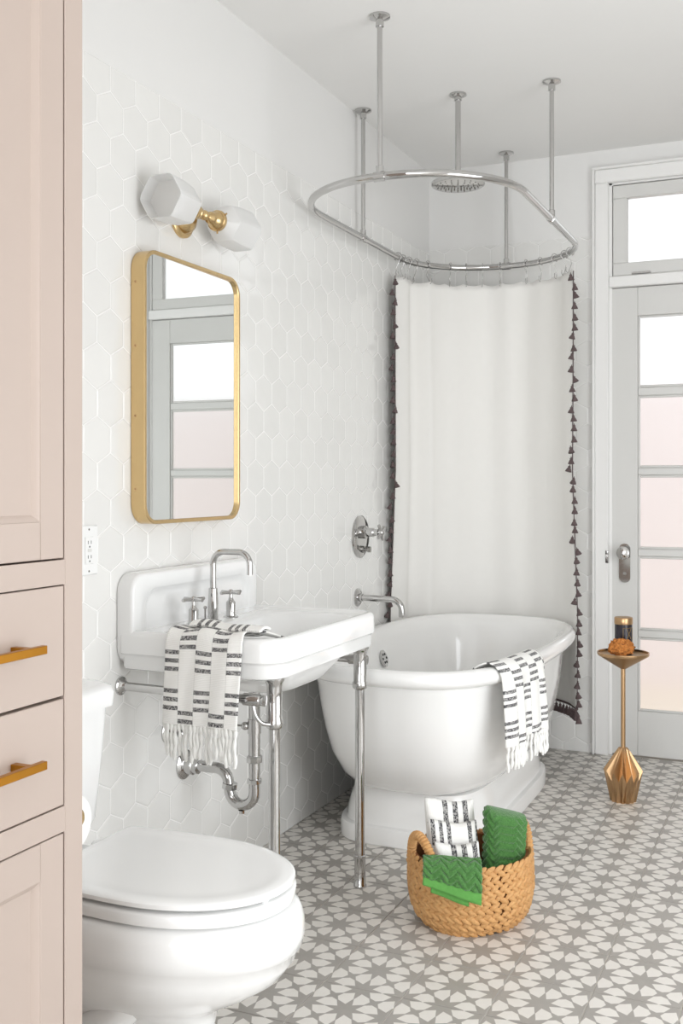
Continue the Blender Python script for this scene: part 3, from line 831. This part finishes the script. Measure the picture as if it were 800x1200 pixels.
m = MB(); m.lathe([(0, .052), (.012, .052), (.018, .040), (.018, .030), (.05, .024), (.095, .017), (.101, .012), (.101, .004), (.096, 0), (0, 0)], (hx_, hy_, 2.318), (0, 0, 1), 44); hd = m.build('spray_disc', 'chrome', sh)
m = MB()
for rr_ in (.02, .04, .06, .08):
    for k in range(int(rr_*260)):
        a = 2*PI*k/int(rr_*260); m.lathe([(0, 0), (.0028, 0), (.002, .003), (0, .003)], (hx_+rr_*math.cos(a), hy_+rr_*math.sin(a), 2.3182), (0, 0, -1), 6)
o = m.build('nozzles', 'nickel_dark', hd, 0); o['kind'] = 'stuff'

# ================================================================== SHOWER CURTAIN
def ring_at(s, d=0., n=40):
    """s in 0..1 along the far half of the rail, from the wall side round to the room side"""
    a, b, r = QA+d, QB+d, QR+d
    L1, L2, L3 = .05, PI/2*r, 2*(a-r); tot = L1+2*L2+L3-.164*r/.365; q = s*tot
    yk = QY+b-r
    if q < L1: return (QX-a, yk-L1+q), (-1, 0)
    q -= L1
    if q < L2:
        t = q/r; return (QX-a+r-r*math.cos(t), yk+r*math.sin(t)), (-math.cos(t), math.sin(t))
    q -= L2
    if q < L3: return (QX-a+r+q, yk+r), (0, 1)
    q -= L3
    if q < L2:
        t = q/r; return (QX+a-r+r*math.sin(t), yk+r*math.cos(t)), (math.sin(t), math.cos(t))
    q -= L2
    return (QX+a, yk-q), (1, 0)
CT, CB = 2.085, .255
def curtain_pt(s, v):
    z = CT+(CB-CT)*v
    flare = .026*min(1, max(0, (1.25-z)/.6))
    s2 = s*1.0
    (x, y), (nx, ny) = ring_at(s2, flare)
    fold = lambda c, wd: math.exp(-((s-c)/wd)**2)
    w = (.0035+.004*(1-v))*math.sin(s*2*PI*6+.5*math.sin(3*v+1)) + .022*fold(.17+.02*v, .035) - .020*fold(.235+.035*v, .03) + .012*fold(.80, .05) - .004
    if v < .03: z -= .010*abs(math.sin(s*PI*12))*(1-v/.03)
    x += nx*w; y += ny*w
    if s > .93: x -= .006*v*(s-.93)/.07
    return (max(x, .010), min(y, YB-.02), z)
cu = thing('shower_curtain', (QX, QY+QB, CB), 'white shower curtain edged with dark grey tassels', 'shower curtain')
m = MB(); m.grid(lambda a, b: curtain_pt(a, b), 150, 60); cl = m.build('cloth', 'curtain_cloth', cu, 180)
md = cl.modifiers.new('thickness', 'SOLIDIFY'); md.thickness = .0016
tm = MB(); tm.lathe([(0, .0), (.0022, .0), (.0030, -.004), (.0058, -.006), (.0062, -.010), (.0050, -.012), (.0095, -.022), (.0138, -.036), (.0128, -.0375), (0, -.037)], (0, 0, 0), (0, 0, 1), 10)
tm.lathe([(0, .006), (.0014, .006), (.0014, -.002), (0, -.002)], (0, 0, 0), (0, 0, 1), 6)
tas = tm.mesh('tassel'); tas.shade_smooth(); tas.materials.append(MATS['tassel_yarn'])
def band(pts, name='trim_band', w=.0048):
    b = MB(); b.tube(pts, w, 8); return b.build(name, 'tassel_yarn', cu, 60)
for s, out, z1 in ((0.0, -1, .56), (1.0, 1, CB)):
    vmax = (CT-z1)/(CT-CB)
    pts = [curtain_pt(s, .006+(vmax-.006)*k/60) for k in range(61)]
    pts = [(p[0]+(.004 if s else .004), p[1]-.004, p[2]) for p in pts]
    band(pts, w=.0022)
    n = int((CT-z1)/(.0455 if s == 0 else .0425))
    for k in range(n):
        p = pts[int((k+.3)/n*60)]; rad = random.uniform(.002, .010)
        z = CT-.012-(k+.2)*(CT-z1-.02)/n+random.uniform(-.006, .006); sd = random.choice((-1, -1, -1, 1)) if s == 0 else random.choice((1, 1, 1, -1))
        ti = random.uniform(-.1, .6)*sd
        child_copy(tas, 'tassel', cu, (p[0]+sd*rad*.9, p[1]-.008-rad*.6, z), (random.uniform(-.15, .15), -ti*.6, random.uniform(0, 6)), (.9, .9, .72) if s == 0 else (1.0, 1.0, .74))
hem = [curtain_pt(1-.22*k/20, 1.0) for k in range(21)]
hem = [(p[0]+.004, p[1]-.003, p[2]+.006) for p in hem]; band(hem, w=.0055)
for k in range(9):
    p = hem[1+2*k]; child_copy(tas, 'tassel', cu, (p[0]+.002, p[1]-.004, p[2]-.010), (random.uniform(-.1, .1), random.uniform(-.1, .1), k))
for k in range(3):
    p = hem[0]; child_copy(tas, 'tassel', cu, (p[0]+.008*(k-1), p[1]-.004-.006*k, p[2]+.004-.012*k), (0, .2*(k-1), k))
# hooks
HS_ = [.035, .085, .135, .185, .25, .36, .43, .50, .575, .69, .76, .84, .91, .965]
for k, s in enumerate(HS_):
    (x, y), (nx, ny) = ring_at(s)
    cp = curtain_pt(s, .008)
    pts = []
    for j in range(15):
        a = math.radians(-60+j*300/14)
        pts.append((x+nx*.0175*math.cos(a), y+ny*.0175*math.cos(a), QZ+.002+.0175*math.sin(a)))
    pts = pts + [(x-nx*.004, y-ny*.004, QZ-.026), (x+nx*.006, y+ny*.006, QZ-.045), (cp[0]+nx*.004, cp[1]+ny*.004, CT-.004), (cp[0], cp[1]-.006, CT-.012), (cp[0]-nx*.008, cp[1]-ny*.008, CT-.004), (cp[0]-nx*.007, cp[1]-ny*.007, CT+.012)]
    m = MB(); m.tube(smooth_path(pts, 3), .0019, 7)
    m.build('curtain_hook', 'chrome', None, 60, label='thin chrome wire hook carrying the white shower curtain', category='curtain hook', group='hooks along the shower curtain rail', origin=(x, y, QZ))
# ================================================================== TOWELS WITH WOVEN DASHES
def fringe(parent, base, drop, n, spread=.003):
    """base: list of points along the hem; each cord of the fringe is a part"""
    for k in range(n):
        t = (k+.5)/n*(len(base)-1); i = min(int(t), len(base)-2); f = t-i
        p = Vector(base[i])*(1-f)+Vector(base[i+1])*f
        l = drop*random.uniform(.82, 1.1); dx, dy = random.uniform(-spread, spread)*2, random.uniform(-spread, spread)
        a = p; pts = []
        for q in range(9):
            h = q/8
            pts.append((a.x+dx*h+.0016*math.sin(h*9+k), a.y+dy*h+.0014*math.cos(h*8+k*2), a.z-l*h+.004))
        b = MB(); b.tube(pts, [0.0046+.0014*math.sin(h*2.2+.3)+(.0006 if h % 2 else 0) for h in range(9)], 7); b.build('fringe_cord', 'fringe_yarn', parent, 60)

# ---- towel over the near end of the sink
ht = thing('hand_towel', (.27, 2.26, .6), 'white hand towel with grey woven dashes and fringe over sink edge', 'towel')
TZ = .8215
prof = smooth_path([(2.43, 0, .797), (2.39, 0, .805), (2.345, 0, .8195), (2.30, 0, TZ+.004), (2.279, 0, TZ), (2.2655, 0, .806), (2.262, 0, .78), (2.259, 0, .72), (2.256, 0, .65), (2.255, 0, .592)], 6)
cum = [0]
for a, b in zip(prof, prof[1:]): cum.append(cum[-1]+(b-a).length)
LT = cum[-1]
def prof_at(v):
    d = v*LT
    for i in range(len(cum)-1):
        if d <= cum[i+1]: return prof[i].lerp(prof[i+1], (d-cum[i])/(cum[i+1]-cum[i]))
    return prof[-1]
def towel1(u, v):
    q = prof_at(v); y, z = q.x, q.z
    wdt = .222-.012*v; x = .160+.006*(1-v)+u*wdt
    hang = max(0, min(1, (2.275-y)/.02))
    x += .05*(1-hang)*min(1, max(0, (y-2.28)/.12))
    y -= hang*(.004*math.sin(u*7+1.2)*(.3+.7*(v-.4)) + .007*max(0, u-.86)/.14*(-1) + .002*math.sin(u*21+v*6))
    z += (1-hang)*(.004*math.sin(u*11+v*7)+.003)
    return (x, y, z)
m = MB(); m.grid(towel1, 44, 80, lambda u, v: (u*.222+.003, v*LT-LT+.242)); c1 = m.build('cloth', 'striped_cotton', ht, 180)
md = c1.modifiers.new('thickness', 'SOLIDIFY'); md.thickness = .004; md.offset = 1
fringe(c1, [towel1(u/20, 1.0) for u in range(21)], .088, 20)
# second layer: the folded over flap lying on the rim
def flap(u, v):
    x = .205+.215*v; y = 2.300+.055*u-.012*v
    z = TZ+.0085+.010*math.sin(PI*u)*(1-.3*v)+.005*math.sin(v*9)*(1-v)
    return (x, y+.006*math.sin(v*6), z)
m = MB(); m.grid(flap, 16, 40, lambda u, v: (u*.09, v*.215+.03)); f1 = m.build('folded_flap', 'striped_cotton', ht, 180)
md = f1.modifiers.new('thickness', 'SOLIDIFY'); md.thickness = .007; md.offset = 1
md = f1.modifiers.new('soft', 'SUBSURF'); md.levels = 1; md.render_levels = 1

# ---- towel over the tub rim
bt = thing('bath_towel', (.84, 3.4, .35), 'white towel with grey woven dashes and fringe over tub rim', 'towel')
def rim_xy(y, off):
    dy = abs(y-BY)/(.764+off); return BX+(.400+off)*max(0, 1-dy**3.1)**(1/3.1)
prof2 = smooth_path([(-.11, 0, .565), (-.085, 0, .604), (-.060, 0, .6225), (-.032, 0, .6305), (-.008, 0, .620), (.006, 0, .598), (.012, 0, .57), (.017, 0, .50), (.021, 0, .43), (.022, 0, .372)], 6)
cum2 = [0]
for a, b in zip(prof2, prof2[1:]): cum2.append(cum2[-1]+(b-a).length)
def p2_at(v):
    d = v*cum2[-1]
    for i in range(len(cum2)-1):
        if d <= cum2[i+1]: return prof2[i].lerp(prof2[i+1], (d-cum2[i])/(cum2[i+1]-cum2[i]))
    return prof2[-1]
def towel2(u, v):
    q = p2_at(v); hang = max(0, min(1, (.60-q.z)/.05))*(1 if v > .4 else 0)
    y = 3.215+.315*u
    x = rim_xy(y, 0)+q.x
    x += hang*(.010*math.sin(u*9.5)+.006*math.sin(u*23))*(.4+.6*v)+.004*math.sin(u*8)*(1-hang)*.4
    z = q.z+.035*hang*(v-.5)*u
    return (x, y+hang*.01*math.sin(u*12), z)
m = MB(); m.grid(towel2, 60, 80, lambda u, v: (u*.235+.01, v*cum2[-1]+.05)); c2 = m.build('cloth', 'striped_cotton', bt, 180)
md = c2.modifiers.new('thickness', 'SOLIDIFY'); md.thickness = .005; md.offset = 1
fringe(c2, [towel2(u/20, 1.0) for u in range(21)], .085, 24)

# ================================================================== BASKET WITH TOWELS
KX, KY = .792, 2.812
PHI = TH+math.radians(26)
def K(a, b, z): return (KX+a*math.cos(PHI)-b*math.sin(PHI), KY+a*math.sin(PHI)+b*math.cos(PHI), z)
bk = thing('woven_basket', (KX, KY, 0), 'round woven straw basket with arched side handles holding towels', 'basket')
bprof = [(.0, .118, .105), (.010, .136, .122), (.03, .152, .138), (.06, .162, .150), (.10, .168, .156), (.14, .168, .156), (.185, .164, .152)]
def bp_at(z):
    for (z0, a0, b0), (z1, a1, b1) in zip(bprof, bprof[1:]):
        if z <= z1: t = (z-z0)/(z1-z0); return a0+(a1-a0)*t, b0+(b1-b0)*t
    return bprof[-1][1:]
def dip(t):                                     # rim is a little lower below the handles
    return 1.0
m = MB(); rg = []
for z, a, b in bprof: rg.append([K(x, y, z+.002) for x, y in se(0, 0, a-.006, b-.006, 2.2, 48)])
for z, a, b in reversed(bprof): rg.append([K(x, y, max(z, .012)) for x, y in se(0, 0, a-.014, b-.014, 2.2, 48)])
m.loft(rg); m.build('basket_wall', 'basket_core', bk, 60)
def stitch(m, c, t, n, up, tilt, L, Wd, Th):
    d = (t*math.cos(tilt)+up*math.sin(tilt)); w = n.cross(d).normalized(); rings = []
    for h, s in ((-1, .25), (-.6, .85), (0, 1.05), (.6, .85), (1, .25)):
        rings.append([c+d*(h*L/2)+(w*math.cos(2*PI*k/6)*Wd/2+n*math.sin(2*PI*k/6)*Th/2)*s for k in range(6)])
    m.loft(rings)
rows = 8
for r in range(rows):
    zc = .012+r*.0236; a, b = bp_at(zc)
    a2, b2 = bp_at(min(zc+.01, .185)); sl = Vector((0, 0, 1))
    per = 2*PI*(a+b)/2; n = int(per/.0226); m = MB()
    for k in range(n):
        for s in (-1, 1):
            th = 2*PI*(k+(.0 if s > 0 else .35)+r*.37)/n
            if r == 0 and False: continue
            c_, s_ = math.cos(th), math.sin(th)
            ex = 2/2.2
            px, py = a*math.copysign(abs(c_)**ex, c_), b*math.copysign(abs(s_)**ex, s_)
            nn = Vector((math.cos(PHI)*c_/a-math.sin(PHI)*s_/b, math.sin(PHI)*c_/a+math.cos(PHI)*s_/b, 0)).normalized()
            lean = (a2-a)/.01 if zc < .17 else 0
            nrm = (nn-Vector((0, 0, 1))*max(-.1, min(2, lean))*.7).normalized()
            tt = Vector((0, 0, 1)).cross(nn); up = nrm.cross(tt) if nrm.cross(tt).z > 0 else tt.cross(nrm)
            c0 = Vector(K(px, py, zc))+up*s*.0058+nrm*random.uniform(-.001, .0012)
            stitch(m, c0, tt, nrm, up, s*random.uniform(.52, .64), .0345*random.uniform(.95, 1.05), .0152, .0125)
    o = m.build('braided_coil', 'water_hyacinth', bk, 60); o['kind'] = 'stuff'
for s in (-1, 1):                                # wrapped handles
    pts = []; wd = .062; hh = .098
    for k in range(97):
        t = -.12+1.24*k/96
        ang = PI*t
        yy = wd*math.cos(ang)
        zz = .150+hh*math.sin(ang) if 0 <= t <= 1 else .150-(abs(t-.5)-.5)*.16
        aa, bb = bp_at(min(zz, .185)); rx = aa*max(.0, 1-(abs(yy)/bb)**2.2)**(1/2.2)
        pts.append(K(s*(rx-.001-max(0, .165-zz)*.35+max(0, zz-.185)*.02), yy, zz))
    m = MB(); m.tube(pts, [.0115+(.0012, .0018, -.0012)[k % 3] for k in range(97)], 12); m.build('handle', 'water_hyacinth', bk, 25)

RV, FV = Vector((math.cos(TH), math.sin(TH), 0)), Vector((-math.sin(TH), math.cos(TH), 0))
def Q(r, f, z): p = Vector((KX, KY, 0))+RV*r+FV*f; return (p.x, p.y, z)
# ---- folded striped towel standing in the basket: three leaves of the fold
st = thing('folded_towel', Q(-.04, .03, .02), 'folded white towel with dark woven stripes standing in the basket', 'towel')
def leaf(r0, r1, f0, z0, z1, th, lean, ph, name):
    m = MB(); nU, nV = 28, 24
    def fn(sgn):
        def g(u, v):
            e = (1-abs(2*u-1)**5)**.5*(1-max(0, 2*v-1)**6)**.5
            r = r0+(r1-r0)*u; z = z0+(z1-z0)*v
            f = f0+lean*v+sgn*th*.5*(.25+.75*e)+.002*math.sin(u*9+v*5)
            return Q(r+.004*math.sin(v*4), f, z+.006*math.sin(u*5+r0*40)*v)
        return g
    col, v0, vs_ = ph
    uv = lambda u, v: (.047*col+(1-v)*(z1-z0)*.047/.062+.001, v0+u*(r1-r0)*vs_)
    m.grid(fn(-1), nU, nV, uv); m.grid(fn(1), nU, nV, uv)
    n1 = (nU+1)*(nV+1); idx = [i*(nV+1) for i in range(nU+1)]
    edge = [i*(nV+1)+nV for i in range(nU+1)]
    e2 = list(range(0, nV+1)); e3 = list(range(nU*(nV+1), nU*(nV+1)+nV+1))
    for lst in (edge, e2, e3, idx):
        for p, q in zip(lst, lst[1:]): m.f.append((p, q, q+n1, p+n1))
    m.build(name, 'striped_cotton', st, 180)
leaf(-.118, .020, .055, .05, .298, .05, .030, (1, -.037, .746), 'fold')
leaf(-.112, .022, .008, .05, .255, .05, .020, (2, .050, .95), 'fold')
leaf(-.100, .020, -.045, .05, .215, .05, .010, (3, -.033, .746), 'fold')

# ---- green towel, rolled upright
def chev(s, z, wl=.044, pitch=.0205):
    tri = abs(((s/wl) % 1)-.5)*2
    return math.sin(2*PI*(z+tri*.022)/pitch)
gt = thing('green_towel', Q(.09, .0, .03), 'plush green chevron towel standing folded in the basket', 'towel')
m = MB(); rings = []; N = 150
base = rr(0, 0, .058, .047, .038, 37)[:]
nb = len(base)
for i in range(100):
    v = i/99; z = .045+v*.245
    sc_ = 1.0 if v < .9 else max(.06, (1-((v-.9)/.1)**2.4))**.5
    rg = []; s = 0
    for k, (a, b) in enumerate(base):
        pa = base[k-1]; s += math.hypot(a-pa[0], b-pa[1]) if k else 0
        l = math.hypot(a, b); dsp = .0036*chev(s, z) * (1 if v < .97 else .2)
        wob = .003*math.sin(v*5+a*30)
        rg.append(Q(.086+(a*(1+dsp/l))*(.80+.20*sc_)+.012*v+wob, -.01+(b*(1+dsp/l))*sc_+.030*v, z-.012*(a/.058)*v**3))
    rings.append(rg)
m.loft(rings); m.build('terry_body', 'green_terry', gt, 180)

# ---- small green towel draped over the front rim
gw = thing('green_washcloth', Q(-.05, -.16, .08), 'small green chevron washcloth draped over the front of basket', 'washcloth')
prof3 = smooth_path([(-.085, 0, .168), (-.110, 0, .198), (-.140, 0, .214), (-.166, 0, .208), (-.1795, 0, .188), (-.186, 0, .15), (-.188, 0, .112), (-.187, 0, .08)], 6)
cum3 = [0]
for a, b in zip(prof3, prof3[1:]): cum3.append(cum3[-1]+(b-a).length)
def p3_at(v):
    d = v*cum3[-1]
    for i in range(len(cum3)-1):
        if d <= cum3[i+1]: return prof3[i].lerp(prof3[i+1], (d-cum3[i])/(cum3[i+1]-cum3[i]))
    return prof3[-1]
def wash(v0, v1, rs, zs_, off, skew, flat=False):
    def fn(u, v):
        vv = v0+(v1-v0)*v; q = p3_at(min(vv, 1)); w = .150
        r = -.137+rs+u*w*(1-.35*abs(rs)/.022)-.012*vv
        # front of the basket curves away from the middle
        cur = .10*(r+.0)**2*5
        z = q.z+zs_-skew*(u-.35)*max(0, vv-.25)-max(0, vv-1)*cum3[-1]
        d = 0 if flat else 0.0034*chev(u*w, vv*cum3[-1])
        return Q(r, q.x+cur-off-d+.003*math.sin(u*6), z+(d*.6 if vv < .4 else 0))
    return fn
m = MB(); m.grid(wash(0, .64, 0, 0, .004, .10), 70, 60); a1 = m.build('terry_body', 'green_terry', gw, 180)
md = a1.modifiers.new('thickness', 'SOLIDIFY'); md.thickness = .006; md.offset = 0
m = MB(); m.grid(wash(.64, .74, 0, 0, .004, .10, True), 30, 4); a2 = m.build('hem', 'green_hem', gw, 180)
md = a2.modifiers.new('thickness', 'SOLIDIFY'); md.thickness = .005; md.offset = 0
m = MB(); m.grid(wash(.30, .81, .022, 0, -.005, .06, True), 30, 20); a3 = m.build('under_fold', 'green_hem', gw, 180)
md = a3.modifiers.new('thickness', 'SOLIDIFY'); md.thickness = .004; md.offset = 0

# ================================================================== DRINK TABLE
GX_, GY_ = 1.003, 4.075
tb = thing('pedestal_table', (GX_, GY_, 0), 'small gold pedestal table with faceted base beside the door', 'side table')
m = MB(); nf = 13
def star(r0, r1, z0, z1, ph=0): return [(GX_+(r0 if k % 2 else r1)*math.cos(PI*k/nf+ph), GY_+(r0 if k % 2 else r1)*math.sin(PI*k/nf+ph), z0 if k % 2 else z1) for k in range(2*nf)]
m.loft([star(.038, .047, 0, 0), star(.038, .048, .003, .003), star(.060, .072, .082, .118), star(.017, .020, .196, .196), star(.013, .016, .201, .201)])
m.build('faceted_base', 'bronze_gold', tb, 0)
m = MB(); m.lathe([(0, .199), (.0085, .199), (.0085, .50), (0, .50)], (GX_, GY_, 0), (0, 0, 1), 24); m.build('stem', 'bronze_gold', tb)
m = MB(); m.lathe([(0, .498), (.012, .498), (.0935, .548), (.0955, .5515), (.0955, .560), (.0915, .560), (.0905, .553), (.06, .549), (0, .549)], (GX_, GY_, 0), (0, 0, 1), 48); m.build('tray', 'bronze_gold', tb, 30)

cj = thing('candle_jar', (GX_, GY_, .549), 'dark glass candle jar with gold lid on the gold table', 'candle')
JP = Vector((GX_, GY_, 0))+RV*.012+FV*.040
m = MB(); m.lathe([(0, .5492), (.030, .5492), (.0325, .552), (.0325, .662), (0, .662)], JP, (0, 0, 1), 36); m.build('jar', 'jar_dark', cj, 35)
m = MB(); m.lathe([(0, .6605), (.0335, .6605), (.0342, .663), (.0342, .684), (.0325, .6865), (0, .6865)], JP, (0, 0, 1), 36); m.build('lid', 'bronze_gold', cj, 35)
def on_jar(a, z, h=.0006):                       # a: degrees away from the label's middle
    t = math.radians(a)+math.atan2(-FV.y+RV.y*.42, -FV.x+RV.x*.42)
    return (JP.x+(.0325+h)*math.cos(t), JP.y+(.0325+h)*math.sin(t), z)
def jar_line(m, pts, r=.0007): m.tube([on_jar(*p) for p in pts], r, 5)
m = MB()
A = 40
jar_line(m, [(-A+2*A*k/16, .648) for k in range(17)]); jar_line(m, [(-A, .648), (-A, .60), (-A, .562)]); jar_line(m, [(A, .648), (A, .60), (A, .562)]); jar_line(m, [(-A+2*A*k/16, .562) for k in range(17)])
lb = m.build('label_border', 'gold_print', cj); lb['kind'] = 'stuff'
m = MB()
jar_line(m, [(-16, .606), (-8, .616), (0, .6255), (8, .635), (16, .6445)], .0008); jar_line(m, [(-16, .6445), (-8, .635), (0, .6255), (8, .616), (16, .606)], .0008)
m.build('crossed_emblem', 'gold_print', cj)
m = MB(); 
for zz, w_, r in ((.594, 26, .0012), (.587, 30, .0012), (.579, 18, .0008), (.573, 22, .0008)):
    for k in range(6):
        a0 = -w_+2*w_*k/6; jar_line(m, [(a0, zz), (a0+w_/6, zz), (a0+w_/4.2, zz)], r)
o = m.build('label_lettering', 'gold_print', cj); o['kind'] = 'stuff'

from mathutils import noise as mnoise
m = MB(); SPc = Vector((GX_, GY_, .578))+RV*(-.016)+FV*(-.034); rings = []
for i in range(1, 40):
    ph = PI*i/40; rg = []
    for k in range(60):
        t = 2*PI*k/60; d = Vector((math.sin(ph)*math.cos(t), math.sin(ph)*math.sin(t), -math.cos(ph)))
        w_ = 1+.22*mnoise.noise(d*2.2+Vector((3, 1, 2)))+.16*mnoise.noise(d*5)+.14*mnoise.noise(d*11)
        p = d*w_; zz = p.z*.036 if p.z > 0 else p.z*.0265
        q = SPc+RV*(p.x*.047)+FV*(p.y*.034); rg.append((q.x, q.y, max(SPc.z+zz, .5495)))
    rings.append(rg)
m.loft(rings); m.build('sea_sponge', 'sea_sponge', None, 180, label='orange brown natural sea sponge on the gold table', category='sponge', origin=(SPc.x, SPc.y, .5495))
